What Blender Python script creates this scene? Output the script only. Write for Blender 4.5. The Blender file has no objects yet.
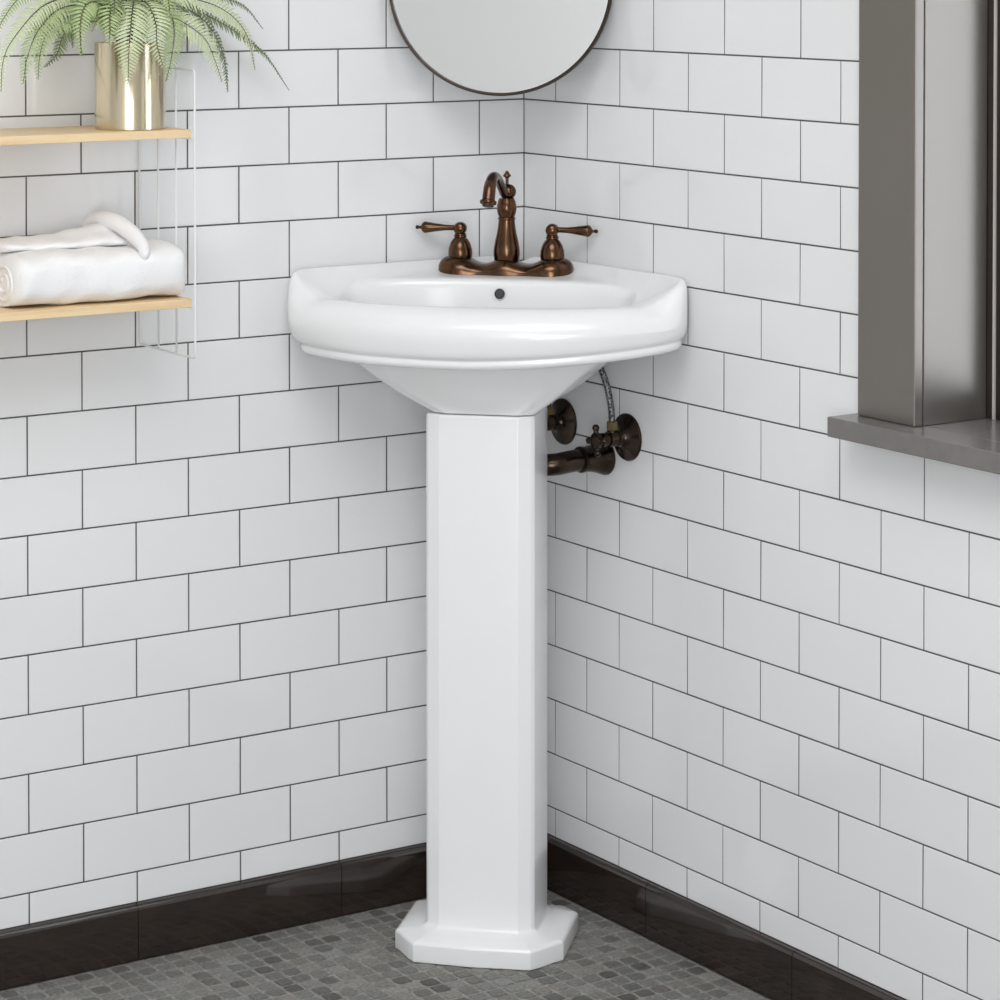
import bpy, bmesh, math, random
from mathutils import Vector, Matrix
random.seed(7)
C = bpy.context.scene.collection
SC = bpy.context.scene
PI = math.pi

# ------------------------------------------------------------------ camera
cam_d = bpy.data.cameras.new('camera')
cam_d.sensor_width = 36.0
cam_d.lens = 36.0 * 2.80609
cam_d.shift_y = -0.4746364
cam_d.clip_start = 0.05
cam = bpy.data.objects.new('camera', cam_d)
C.objects.link(cam)
cam.location = (-2.24728, -3.34440, 1.33148)
cam.rotation_euler = (PI / 2 - 0.0256, 0.0, -0.5831)
SC.camera = cam

# ------------------------------------------------------------------ world, lights, exposure
W = bpy.data.worlds.new('world')
SC.world = W
W.use_nodes = True
W.node_tree.nodes['Background'].inputs[0].default_value = (0.86, 0.93, 1.0, 1)
W.node_tree.nodes['Background'].inputs[1].default_value = 2.05

def area(name, loc, target, sx, sy, power, col=(1, 1, 1), spread=None):
    d = bpy.data.lights.new(name, 'AREA')
    d.shape = 'RECTANGLE'
    d.size = sx
    d.size_y = sy
    d.energy = power
    d.color = col
    if spread:
        d.spread = spread
    o = bpy.data.objects.new(name, d)
    o.location = loc
    o.rotation_euler = (Vector(target) - Vector(loc)).to_track_quat('-Z', 'Y').to_euler()
    C.objects.link(o)
    return o

# ceiling fixture over the middle of the room, plus two added fill lights behind the camera, no windows there
area('ceiling_panel_light', (-1.5, -1.9, 2.56), (-1.5, -1.9, 0), 1.6, 1.6, 23, (0.985, 0.985, 1))
area('rear_fill_light', (-2.6, -4.68, 0.92), (-0.9, 0, 0.62), 1.7, 1.7, 38, (0.965, 0.98, 1))  # added fill, set low to lift the underside of the bowl
area('side_fill_light', (-3.55, -3.95, 1.4), (-0.6, 0, 0.7), 1.2, 1.8, 19, (0.93, 0.965, 1))  # added cool fill from an unseen source, brightens the left wall
SC.view_settings.view_transform = 'Standard'
SC.view_settings.look = 'None'
SC.view_settings.gamma = 1.0
SC.view_settings.use_curve_mapping = False
SC.view_settings.exposure = 0.68
SC.cycles.max_bounces = 10
SC.cycles.diffuse_bounces = 6

# ------------------------------------------------------------------ helpers
def mat(name, col, rough=0.5, metal=0.0, coat=0.0, spec=None, sub=0.0):
    m = bpy.data.materials.new(name)
    m.use_nodes = True
    b = m.node_tree.nodes['Principled BSDF']
    b.inputs['Base Color'].default_value = (*col, 1)
    b.inputs['Roughness'].default_value = rough
    b.inputs['Metallic'].default_value = metal
    b.inputs['Coat Weight'].default_value = coat
    b.inputs['Coat Roughness'].default_value = 0.04
    if spec is not None:
        b.inputs['Specular IOR Level'].default_value = spec
    if sub:
        b.inputs['Subsurface Weight'].default_value = sub
        b.inputs['Subsurface Radius'].default_value = (0.01, 0.01, 0.01)
    return m

def srgb(r, g, b):
    f = lambda c: (c / 255 / 12.92) if c <= 10 else ((c / 255 + 0.055) / 1.055) ** 2.4
    return (f(r), f(g), f(b))

def nodes(m):
    return m.node_tree.nodes, m.node_tree.links, m.node_tree.nodes['Principled BSDF']

def noise_bump(m, scale, strength, dist=0.001, detail=2.0, stretch=None):
    N, L, b = nodes(m)
    tc = N.new('ShaderNodeTexCoord')
    mp = N.new('ShaderNodeMapping')
    if stretch:
        mp.inputs['Scale'].default_value = stretch
    n = N.new('ShaderNodeTexNoise')
    n.inputs['Scale'].default_value = scale
    n.inputs['Detail'].default_value = detail
    bp = N.new('ShaderNodeBump')
    bp.inputs['Strength'].default_value = strength
    bp.inputs['Distance'].default_value = dist
    L.new(tc.outputs['Object'], mp.inputs[0])
    L.new(mp.outputs[0], n.inputs['Vector'])
    L.new(n.outputs[0], bp.inputs['Height'])
    L.new(bp.outputs[0], b.inputs['Normal'])
    return n

def noise_color(m, scale, stops, detail=4.0, stretch=None):
    N, L, b = nodes(m)
    tc = N.new('ShaderNodeTexCoord')
    mp = N.new('ShaderNodeMapping')
    if stretch:
        mp.inputs['Scale'].default_value = stretch
    n = N.new('ShaderNodeTexNoise')
    n.inputs['Scale'].default_value = scale
    n.inputs['Detail'].default_value = detail
    r = N.new('ShaderNodeValToRGB')
    r.color_ramp.elements[0].position = stops[0][0]
    r.color_ramp.elements[0].color = (*stops[0][1], 1)
    r.color_ramp.elements[1].position = stops[-1][0]
    r.color_ramp.elements[1].color = (*stops[-1][1], 1)
    for p, c in stops[1:-1]:
        e = r.color_ramp.elements.new(p)
        e.color = (*c, 1)
    L.new(tc.outputs['Object'], mp.inputs[0])
    L.new(mp.outputs[0], n.inputs['Vector'])
    L.new(n.outputs[0], r.inputs[0])
    L.new(r.outputs[0], b.inputs['Base Color'])
    return r

def link_mesh(name, bm, material, parent=None, smooth=True, angle=None, normals=True):
    if normals:
        bmesh.ops.recalc_face_normals(bm, faces=bm.faces)
    me = bpy.data.meshes.new(name)
    bm.to_mesh(me)
    bm.free()
    ms = material if isinstance(material, (list, tuple)) else [material]
    for m in ms:
        me.materials.append(m)
    if smooth:
        for p in me.polygons:
            p.use_smooth = True
        if angle is not None:
            me.set_sharp_from_angle(angle=math.radians(angle))
    o = bpy.data.objects.new(name, me)
    C.objects.link(o)
    if parent:
        o.parent = parent
    return o

def thing(name, label, cat, loc=(0, 0, 0), rotz=0.0, group=None):
    o = bpy.data.objects.new(name, None)
    o.empty_display_size = 0.05
    o.location = loc
    o.rotation_euler = (0, 0, rotz)
    C.objects.link(o)
    o['label'] = label
    o['category'] = cat
    if group:
        o['group'] = group
    return o

def bevel(o, w, seg=2, angle=30):
    m = o.modifiers.new('bevel', 'BEVEL')
    m.width = w
    m.segments = seg
    m.limit_method = 'ANGLE'
    m.angle_limit = math.radians(angle)
    m.harden_normals = False
    return o

def box(bm, x0, x1, y0, y1, z0, z1):
    v = [bm.verts.new((x, y, z)) for z in (z0, z1) for x, y in ((x0, y0), (x1, y0), (x1, y1), (x0, y1))]
    for f in ((0, 3, 2, 1), (4, 5, 6, 7), (0, 1, 5, 4), (1, 2, 6, 5), (2, 3, 7, 6), (3, 0, 4, 7)):
        bm.faces.new([v[i] for i in f])

def revolve(bm, prof, origin=(0, 0, 0), axis=(0, 0, 1), seg=40, cap=True):
    ax = Vector(axis).normalized()
    q = Vector((0, 0, 1)).rotation_difference(ax)
    og = Vector(origin)
    rings = []
    for r, h in prof:
        if r <= 1e-6:
            rings.append([bm.verts.new(og + q @ Vector((0, 0, h)))])
        else:
            rings.append([bm.verts.new(og + q @ Vector((r * math.cos(2 * PI * i / seg), r * math.sin(2 * PI * i / seg), h))) for i in range(seg)])
    for a, b in zip(rings, rings[1:]):
        if len(a) == 1 and len(b) == 1:
            continue
        for i in range(seg):
            j = (i + 1) % seg
            if len(a) == 1:
                bm.faces.new((a[0], b[i], b[j]))
            elif len(b) == 1:
                bm.faces.new((a[i], a[j], b[0]))
            else:
                bm.faces.new((a[i], a[j], b[j], b[i]))
    if cap:
        for r in (rings[0], rings[-1]):
            if len(r) > 1:
                bm.faces.new(r)

def catmull(pts, n=8):
    P = [Vector(p) for p in pts]
    P = [2 * P[0] - P[1]] + P + [2 * P[-1] - P[-2]]
    out = []
    for i in range(1, len(P) - 2):
        for k in range(n):
            t = k / n
            a, b, c, d = P[i - 1], P[i], P[i + 1], P[i + 2]
            out.append(0.5 * ((2 * b) + (c - a) * t + (2 * a - 5 * b + 4 * c - d) * t * t + (3 * b - a - 3 * c + d) * t ** 3))
    out.append(P[-2].copy())
    return out

def tube(bm, pts, rad, seg=16, cap=True):
    pts = [Vector(p) for p in pts]
    n = len(pts)
    if not hasattr(rad, '__len__'):
        rad = [rad] * n
    t0 = (pts[1] - pts[0]).normalized()
    up = Vector((0, 0, 1)) if abs(t0.z) < 0.9 else Vector((1, 0, 0))
    u = t0.cross(up).normalized()
    rings = []
    for i in range(n):
        t = (pts[min(i + 1, n - 1)] - pts[max(i - 1, 0)]).normalized()
        u = (u - t * u.dot(t)).normalized()
        w = t.cross(u)
        rings.append([bm.verts.new(pts[i] + rad[i] * (math.cos(2 * PI * k / seg) * u + math.sin(2 * PI * k / seg) * w)) for k in range(seg)])
    for a, b in zip(rings, rings[1:]):
        for i in range(seg):
            j = (i + 1) % seg
            bm.faces.new((a[i], a[j], b[j], b[i]))
    if cap:
        bm.faces.new(rings[0][::-1])
        bm.faces.new(rings[-1])

def sphere(bm, c, r, seg=20, rings=12, sc=(1, 1, 1)):
    pr = [(0, -r)] + [(r * math.cos(a), r * math.sin(a)) for a in [(-PI / 2 + PI * k / rings) for k in range(1, rings)]] + [(0, r)]
    n0 = len(bm.verts)
    revolve(bm, pr, c, seg=seg, cap=False)

# ------------------------------------------------------------------ materials
M = {}
M['tile'] = mat('white_glazed_tile', (0.805, 0.808, 0.813), 0.11, 0, 0, 0.5)
noise_bump(M['tile'], 9.0, 0.10, 0.004, 1.0)
M['grout'] = mat('dark_grout', srgb(84, 82, 80), 0.9)
M['paint'] = mat('white_wall_paint', (0.72, 0.72, 0.72), 0.7)
M['ceil'] = mat('ceiling_paint', (0.82, 0.82, 0.81), 0.8)
M['base'] = mat('dark_brown_glazed_skirting', srgb(42, 35, 31), 0.07, 0, 0.0, 0.75)
noise_color(M['base'], 14, [(0.3, srgb(36, 29, 25)), (0.7, srgb(48, 38, 33))], 6, (1, 1, 3))
M['china'] = mat('white_vitreous_china', (0.85, 0.853, 0.858), 0.2, 0, 0.22, 0.5)
M['bronze'] = mat('oil_rubbed_bronze', srgb(90, 68, 52), 0.2, 1.0)
noise_color(M['bronze'], 60, [(0.3, srgb(82, 63, 50)), (0.7, srgb(102, 74, 54))], 3)
M['bronze_dark'] = mat('dark_bronze_fittings', srgb(72, 62, 54), 0.24, 1.0)
M['bronze_spot'] = mat('near_black_bronze', srgb(60, 48, 40), 0.3, 1.0)
M['drain'] = mat('dark_overflow_hole', srgb(70, 70, 70), 0.45, 0.6)
M['mframe'] = mat('black_bronze_mirror_frame', srgb(58, 48, 42), 0.35, 0.7)
M['mirror'] = mat('silvered_glass', (0.74, 0.745, 0.74), 0.015, 1.0)
M['wood'] = mat('pale_birch', srgb(228, 200, 158), 0.5)
noise_color(M['wood'], 9, [(0.3, srgb(222, 192, 148)), (0.55, srgb(233, 207, 166)), (0.75, srgb(226, 198, 154))], 5, (1, 9, 14))
M['wire'] = mat('white_coated_wire', (0.82, 0.82, 0.82), 0.35)
M['towel'] = mat('white_terry_cotton', (0.86, 0.855, 0.855), 0.95, 0, 0, 0.1, 0)
noise_bump(M['towel'], 420, 0.5, 0.0015, 3.0)
M['brass'] = mat('polished_pale_brass', srgb(216, 203, 174), 0.17, 1.0)
noise_bump(M['brass'], 26, 0.25, 0.002, 1.0, (1, 1, 0.12))
M['soil'] = mat('potting_soil', srgb(58, 46, 36), 0.95)
M['frond_pale'] = mat('pale_fern_leaf', srgb(190, 200, 160), 0.5)
M['frond'] = mat('fern_leaf', srgb(160, 176, 124), 0.5)
M['frond_dark'] = mat('deep_green_fern_leaf', srgb(120, 137, 88), 0.5)
M['stalk'] = mat('dark_fern_stalk', srgb(66, 62, 44), 0.6)
M['cas'] = mat('dark_metal_window_casing', srgb(128, 123, 118), 0.34, 0.75)
noise_bump(M['cas'], 3.0, 0.05, 0.002, 1.0)
M['sill'] = mat('grey_stone_window_sill', srgb(112, 109, 107), 0.22)
noise_color(M['sill'], 30, [(0.3, srgb(106, 103, 101)), (0.7, srgb(118, 114, 111))], 5)
M['wframe'] = mat('black_window_frame', srgb(52, 44, 40), 0.3, 0.5)
M['edge_highlight'] = mat('painted_edge_highlight', srgb(190, 186, 182), 0.4)  # pale colour standing in for light caught on the frame edge
M['glass'] = mat('window_glass', (1, 1, 1), 0.0)
nodes(M['glass'])[2].inputs['Transmission Weight'].default_value = 1.0
nodes(M['glass'])[2].inputs['IOR'].default_value = 1.45
M['floor_grout'] = mat('floor_grout', srgb(126, 122, 116), 0.95)
noise_color(M['floor_grout'], 160, [(0.3, srgb(118, 116, 112)), (0.7, srgb(160, 158, 153))], 6)

# mosaic: tone stored per stone, speckle from noise
M['stone'] = mat('tumbled_grey_stone', srgb(104, 101, 96), 0.7)
N, L, b = nodes(M['stone'])
at = N.new('ShaderNodeAttribute')
at.attribute_name = 'tone'
tc = N.new('ShaderNodeTexCoord')
nz = N.new('ShaderNodeTexNoise')
nz.inputs['Scale'].default_value = 210
nz.inputs['Detail'].default_value = 6
rp = N.new('ShaderNodeValToRGB')
rp.color_ramp.elements[0].position = 0.3
rp.color_ramp.elements[0].color = (0.72, 0.72, 0.72, 1)
rp.color_ramp.elements[1].position = 0.72
rp.color_ramp.elements[1].color = (1.25, 1.25, 1.22, 1)
mx = N.new('ShaderNodeMix')
mx.data_type = 'RGBA'
mx.blend_type = 'MULTIPLY'
mx.inputs[0].default_value = 1.0
L.new(tc.outputs['Object'], nz.inputs['Vector'])
L.new(nz.outputs[0], rp.inputs[0])
L.new(at.outputs['Color'], mx.inputs[6])
L.new(rp.outputs[0], mx.inputs[7])
L.new(mx.outputs[2], b.inputs['Base Color'])
bp = N.new('ShaderNodeBump')
bp.inputs['Strength'].default_value = 0.8
bp.inputs['Distance'].default_value = 0.001
L.new(nz.outputs[0], bp.inputs['Height'])
L.new(bp.outputs[0], b.inputs['Normal'])

# ------------------------------------------------------------------ room shell
H = 0.0775                      # tile course
HW = 0.9969 * H                 # half a tile along the wall
ZL = 1.1225                     # height of course line 0
BB = 0.0740                     # top of the skirting
CEIL = 2.6
XF, YF = -3.7, -4.8             # far walls
OY0, OY1, OZ0, OZ1 = -1.96, -0.838, 0.7455, 2.12   # window opening in the right wall

def struct(o):
    o['kind'] = 'structure'
    return o

G = 0.0010                      # half joint
def tile_geo(bm, s0, s1, z0, z1, fn, rnd):
    """one glazed tile: s along the wall, fn maps (s, out, z) to world"""
    if s1 - s0 < 0.004 or z1 - z0 < 0.004:
        return
    s0 += G; s1 -= G; z0 += G; z1 -= G
    e = 0.0013
    t1, t2 = rnd.uniform(-1, 1) * 0.0011, rnd.uniform(-1, 1) * 0.0009
    def out(s, z):
        return t1 * ((s - s0) / (s1 - s0) - 0.5) + t2 * ((z - z0) / (z1 - z0) - 0.5)
    rings = []
    for ins, dep in ((0, -0.004), (0, -0.0005), (0.0004, -0.0001), (e, 0.0)):
        c = [(s0 + ins, z0 + ins), (s1 - ins, z0 + ins), (s1 - ins, z1 - ins), (s0 + ins, z1 - ins)]
        rings.append([bm.verts.new(fn(s, dep + (out(s, z) * 0.5 if dep > -0.003 else 0), z)) for s, z in c])
    for a, b in zip(rings, rings[1:]):
        for i in range(4):
            j = (i + 1) % 4
            bm.faces.new((a[i], a[j], b[j], b[i]))
    bm.faces.new(rings[-1])

def tiled_wall(name, a0, parity, smax, fn, hole=None):
    rnd = random.Random(11 + parity)
    bm = bmesh.new()
    kk = range(-20, 15)
    for k in kk:
        zt, zb = ZL - k * H, ZL - (k + 1) * H
        zt = min(zt, CEIL); zb = max(zb, BB)
        if zt - zb < 0.003:
            continue
        edges = [-0.0006]
        j = 0 if (k - parity) % 2 == 0 else 1
        while a0 + j * HW < smax:
            edges.append(a0 + j * HW)
            j += 2
        edges.append(smax)
        for s0, s1 in zip(edges, edges[1:]):
            pieces = [(s0, s1, zb, zt)]
            if hole:
                h0, h1, g0, g1 = hole
                if s1 > h0 and s0 < h1 and zt > g0 and zb < g1:
                    pieces = []
                    if s0 < h0: pieces.append((s0, h0, zb, zt))
                    if s1 > h1: pieces.append((h1, s1, zb, zt))
                    m0, m1 = max(s0, h0), min(s1, h1)
                    if zb < g0: pieces.append((m0, m1, zb, g0))
                    if zt > g1: pieces.append((m0, m1, g1, zt))
            for p in pieces:
                tile_geo(bm, *p, fn, rnd)
    nt = len(bm.faces)
    # grout bed behind the tiles (front at -0.0016), a slab with real thickness
    def slab(s0, s1, z0, z1):
        vs = [bm.verts.new(fn(s, d, z)) for d in (-0.0007, -0.12) for s, z in ((s0, z0), (s1, z0), (s1, z1), (s0, z1))]
        for f in ((0, 1, 2, 3), (7, 6, 5, 4), (0, 4, 5, 1), (1, 5, 6, 2), (2, 6, 7, 3), (3, 7, 4, 0)):
            fc = bm.faces.new([vs[i] for i in f])
            fc.material_index = 1
    if hole:
        h0, h1, g0, g1 = hole
        slab(-0.12, h0, 0, CEIL); slab(h1, smax, 0, CEIL); slab(h0, h1, 0, g0); slab(h0, h1, g1, CEIL)
    else:
        slab(-0.0007, smax, 0, CEIL)
    return struct(link_mesh(name, bm, (M['tile'], M['grout']), None, smooth=False))

wl = tiled_wall('wall_left', 0.9828 * H, 0, 3.7, lambda s, o, z: (-s, -o, z))
wr = tiled_wall('wall_right', 1.0274 * H, 1, 4.8, lambda s, o, z: (-o, -s, z), (-OY1, -OY0, OZ0, OZ1))

bm = bmesh.new(); box(bm, XF - 0.1, XF, YF, 0.12, 0, CEIL)
struct(link_mesh('wall_far', bm, M['paint'], smooth=False))
bm = bmesh.new(); box(bm, XF - 0.1, 0.12, YF - 0.1, YF, 0, CEIL)
struct(link_mesh('wall_back', bm, M['paint'], smooth=False))
bm = bmesh.new(); box(bm, XF - 0.1, 0.12, YF - 0.1, 0.12, CEIL, CEIL + 0.1)
struct(link_mesh('ceiling', bm, M['ceil'], smooth=False))

# floor: grout bed with tumbled mosaic stones laid square to the walls
bm = bmesh.new()
tone = []
P = 0.0262
rnd = random.Random(5)
def stone(cx, cy):
    a = P * 0.5 - 0.0021
    r = [(-1, -1), (0, -1.06), (1, -1), (1.06, 0), (1, 1), (0, 1.06), (-1, 1), (-1.06, 0)]
    pts = []
    for x, y in r:
        k = 0.95 if x and y and abs(x) == 1 and abs(y) == 1 else 0.99
        pts.append((cx + x * a * k * rnd.uniform(0.88, 1.04), cy + y * a * k * rnd.uniform(0.88, 1.04)))
    lo = [bm.verts.new((x, y, -0.004)) for x, y in pts]
    md = [bm.verts.new((cx + (x - cx) * 0.97, cy + (y - cy) * 0.97, -0.0006)) for x, y in pts]
    hi = [bm.verts.new((cx + (x - cx) * 0.84, cy + (y - cy) * 0.84, 0.0)) for x, y in pts]
    t = rnd.gauss(1.0, 0.2)
    if rnd.random() < 0.08:
        t *= 0.6
    t = max(0.4, min(1.5, t))
    wob = rnd.uniform(-0.03, 0.03)
    base = srgb(119, 118, 114)
    col = (base[0] * t * (1 + wob), base[1] * t, base[2] * t * (1 - wob), 1)
    for A, B in ((lo, md), (md, hi)):
        for i in range(8):
            j = (i + 1) % 8
            bm.faces.new((A[i], A[j], B[j], B[i]))
            tone.append(col)
    bm.faces.new(hi)
    tone.append(col)
nx, ny = int(1.7 / P), int(2.2 / P)
for i in range(nx):
    for j in range(ny):
        stone(-0.012 - (i + 0.5) * P, -0.012 - (j + 0.5) * P)
nst = len(bm.faces)
box(bm, XF - 0.1, 0.12, YF - 0.1, 0.12, -0.1, -0.0016)
bm.faces.ensure_lookup_table()
for f in bm.faces[nst:]:
    f.material_index = 1
    tone.append((0.3, 0.3, 0.3, 1))
fl = struct(link_mesh('floor', bm, (M['stone'], M['floor_grout']), smooth=False))
ca = fl.data.attributes.new('tone', 'FLOAT_COLOR', 'FACE')
for i, c in enumerate(tone):
    ca.data[i].color = c

# skirting: glazed dark pieces with fine joints
def skirting(name, fn, smax, skip=0.0):
    bm = bmesh.new()
    prof = [(-0.001, 0.0), (0.0100, 0.0), (0.0104, 0.004), (0.0104, 0.066), (0.0095, 0.0705), (0.007, 0.0732), (0.004, 0.0740), (-0.001, 0.0740)]
    s = skip
    e = 0.0105 if skip else 0.0
    k = 1
    while s < smax:
        s1 = min(k * 0.3105, smax)
        a, bb_ = s + 0.0006, s1 - 0.0006
        r = []
        for ss in (a, bb_):
            r.append([bm.verts.new(fn(ss, o, z)) for o, z in prof])
        n = len(prof)
        for i in range(n):
            j = (i + 1) % n
            bm.faces.new((r[0][i], r[0][j], r[1][j], r[1][i]))
        bm.faces.new(r[0]); bm.faces.new(r[1])
        s = s1
        k += 1
    return struct(link_mesh(name, bm, M['base'], angle=50))
skirting('baseboard_left', lambda s, o, z: (-s, -o, z), 3.7)
skirting('baseboard_right', lambda s, o, z: (-o, -s, z), 4.8, 0.0112)

# ------------------------------------------------------------------ window in the right wall
win = bpy.data.objects.new('window_1', None)
win.location = (0, -1.4, 0.77)
C.objects.link(win)
struct(win)
def wpart(name, bm, m, **k):
    for v in bm.verts:
        v.co -= Vector(win.location)
    return link_mesh(name, bm, m, win, **k)
CO = 0.014
bm = bmesh.new()
box(bm, -CO, -0.0005, -0.8500, -0.7474, 0.7705, 2.22)
bevel(wpart('casing', bm, M['cas'], smooth=False), 0.0015, 3)
bm = bmesh.new()
box(bm, -CO, -0.0005, -2.05, -1.9480, 0.7705, 2.22)
bevel(wpart('casing', bm, M['cas'], smooth=False), 0.0015, 3)
bm = bmesh.new()
box(bm, -CO, -0.0005, -1.9475, -0.8505, 2.118, 2.22)
bevel(wpart('casing', bm, M['cas'], smooth=False), 0.0015, 3)
bm = bmesh.new()
box(bm, 0.0003, 0.1010, -0.8502, -0.8385, 0.7705, 2.118)
bevel(wpart('jamb', bm, M['cas'], smooth=False), 0.001, 2)
bm = bmesh.new()
box(bm, 0.0003, 0.1010, -1.9595, -1.9478, 0.7705, 2.118)
bevel(wpart('jamb', bm, M['cas'], smooth=False), 0.001, 2)
bm = bmesh.new()
box(bm, 0.0003, 0.1010, -1.9475, -0.8505, 2.106, 2.118)
bevel(wpart('jamb', bm, M['cas'], smooth=False), 0.001, 2)
bm = bmesh.new()
box(bm, -0.050, -0.0004, -2.06, -0.7335, 0.7458, 0.7702)
box(bm, -0.0004, 0.125, -1.949, -0.849, 0.7458, 0.7702)
bevel(wpart('window_sill', bm, M['sill'], smooth=False), 0.0012, 2)
bm = bmesh.new()
for y0, y1, z0, z1 in ((-0.8770, -0.8638, 0.7705, 2.106), (-1.936, -1.922, 0.7705, 2.106), (-1.922, -0.877, 0.7705, 0.800), (-1.922, -0.877, 2.076, 2.106), (-1.42, -1.398, 0.800, 2.076)):
    box(bm, 0.1025, 0.14, y0, y1, z0, z1)
for y0, y1 in ((-0.8602, -0.8386), (-1.9590, -1.9365)):
    box(bm, 0.1014, 0.14, y0, y1, 0.7705, 2.106)
box(bm, 0.1014, 0.14, -1.9590, -0.8386, 2.1065, 2.117)
bevel(wpart('window_frame', bm, M['wframe'], smooth=False), 0.002, 2)
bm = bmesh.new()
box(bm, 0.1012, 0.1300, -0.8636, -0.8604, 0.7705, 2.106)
hl_strip = wpart('edge_highlight_strip', bm, M['edge_highlight'], smooth=False)  # added strip, paints the thin highlight along the window frame edge
bm = bmesh.new()
box(bm, 0.120, 0.124, -1.922, -0.877, 0.800, 2.076)
wpart('glass_pane', bm, M['glass'], smooth=False)

# ------------------------------------------------------------------ pedestal sink (local x = right, local -y = towards the room)
R45 = -PI / 4
sink = thing('pedestal_sink', 'white china corner pedestal sink standing on the grey mosaic floor', 'sink', (0, 0, 0), R45)
NS = 144
def sample_closed(ctrl, n, center, lin=False):
    """closed outline from control points, returned as n points at even polar angles about center"""
    P = [Vector(p) for p in ctrl]
    m = len(P)
    dense = []
    for i in range(m):
        a, b, c, d = P[i - 1], P[i], P[(i + 1) % m], P[(i + 2) % m]
        for k in range(24):
            t = k / 24
            dense.append(b.lerp(c, t) if lin else 0.5 * ((2 * b) + (c - a) * t + (2 * a - 5 * b + 4 * c - d) * t * t + (3 * b - a - 3 * c + d) * t ** 3))
    return dense

def polar(dense, center, n=NS):
    cx, cy = center
    out = []
    M_ = len(dense)
    for i in range(n):
        a = 2 * PI * (i + 0.5) / n - PI / 2
        dx, dy = math.cos(a), math.sin(a)
        best = None
        for k in range(M_):
            p, q = dense[k], dense[(k + 1) % M_]
            px, py = p.x - cx, p.y - cy
            ex, ey = q.x - p.x, q.y - p.y
            den = dx * ey - dy * ex
            if abs(den) < 1e-12:
                continue
            t = (px * ey - py * ex) / den
            u = (px * dy - py * dx) / den
            if t > 0 and -1e-6 <= u <= 1 + 1e-6:
                if best is None or t > best:
                    best = t
        out.append(Vector((cx + dx * best, cy + dy * best)))
    return out

half = [(0.0, 0.040), (0.022, 0.044), (0.05, 0.060), (0.10, 0.107), (0.16, 0.1655), (0.22, 0.2255), (0.249, 0.2560), (0.266, 0.2790), (0.2715, 0.300), (0.264, 0.324), (0.243, 0.346), (0.205, 0.369), (0.15, 0.391), (0.08, 0.407), (0.0, 0.413)]
outl = [(u * 1.010 + 0.0012 * math.copysign(1, u - 1e-9), v + 0.0025) for u, v in half] + [(-u * 0.998 + 0.001, v + 0.0025) for u, v in half[-2:0:-1]]
OC = (0.0, 0.255)
OUT = polar(sample_closed([(u, v) for u, v in outl], NS, OC), OC)   # (u, v)
def inset(d):
    res = []
    n = len(OUT)
    for i, p in enumerate(OUT):
        dd = d[i] if hasattr(d, '__len__') else d
        c = Vector(OC)
        r = (p - c).length
        res.append(c + (p - c) * (1 - dd / r * (1.15 if p.y < 0.24 else 1.0)))
    return res
def ellipse(cx, cy, a, b, pw=2.0):
    res = []
    for p in OUT:
        an = math.atan2(p.y - OC[1], p.x - OC[0])
        c, s = math.cos(an), math.sin(an)
        res.append(Vector((cx + a * math.copysign(abs(c) ** (2 / pw), c), cy + b * math.copysign(abs(s) ** (2 / pw), s))))
    return res
def ss(x, a, b):
    t = max(0, min(1, (x - a) / (b - a)))
    return t * t * (3 - 2 * t)
WB = [1 - ss(p.y - abs(p.x), 0.018, 0.085) for p in OUT]
ZB = [0.7885 + (0.012 if p.x > 0 else 0.004) * (p.x / 0.25) ** 2 + 0.025 * max(0, p.x) for p in OUT]
def lerp(a, b, t):
    return a + (b - a) * t
KC = [(0.0, 0.341), (0.05, 0.341), (0.056, 0.3375), (0.067, 0.333), (0.0705, 0.328), (0.0705, 0.242), (0.052, 0.229), (0.0, 0.229)]
KL = [Vector((u + 0.006, v)) for u, v in KC] + [Vector((-u + 0.006, v)) for u, v in KC[-2:0:-1]]
KR = polar(sample_closed(KL, 0, None, lin=True), (0.006, 0.285))
KR = [KR[int(((math.atan2(p.y - OC[1], p.x - OC[0]) + PI / 2) % (2 * PI)) / (2 * PI) * NS) % NS] for p in OUT]
FR = ellipse(-0.010, 0.262, 0.193, 0.112, 2.15)

bm = bmesh.new()
rings = []
def ring(pts, zs):
    rings.append([bm.verts.new((p.x, -p.y, z)) for p, z in zip(pts, zs if hasattr(zs, '__len__') else [zs] * NS)])
ring([Vector((0.006, 0.285)) + (p - Vector((0.006, 0.285))) * 0.6 for p in KR], 0.7215)
ring([Vector((0.006, 0.285)) + (p - Vector((0.006, 0.285))) * 0.97 for p in KR], 0.7215)
ring(KR, 0.7228)
for t in (0.04, 0.14, 0.3, 0.5, 0.7, 0.85, 0.95, 1.0):
    f = 0.72 * t + 0.28 * t ** 3
    ring([k.lerp(q, t) for k, q in zip(KR, FR)], [lerp(0.7235, z + 0.003, f) for z in ZB])
ring([q.lerp(o, 0.25) for q, o in zip(FR, inset(0.020))], [z + 0.0025 for z in ZB])
LX = [0.010 * ss(-p.x, 0.14, 0.25) for p in OUT]
ring(inset([0.021 + k for k in LX]), [z + 0.0005 for z in ZB])
ring(inset([0.0130 + k for k in LX]), [z + 0.0002 for z in ZB])
ring(inset([0.0085 + k for k in LX]), [z + 0.0040 for z in ZB])
ring(inset([0.0078 + k for k in LX]), [z + 0.0085 for z in ZB])
ring(inset([0.0088 + k for k in LX]), [z + 0.0120 for z in ZB])
ring(inset([0.0088 + k for k in LX]), [z + 0.0135 for z in ZB])
ring(inset([0.0065 + k * 0.8 for k in LX]), [z + 0.0158 for z in ZB])
ring(inset([0.0040 + k * 0.6 for k in LX]), [z + 0.0185 for z in ZB])
ring(inset([0.0020 + k * 0.3 for k in LX]), [z + 0.0250 for z in ZB])
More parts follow.
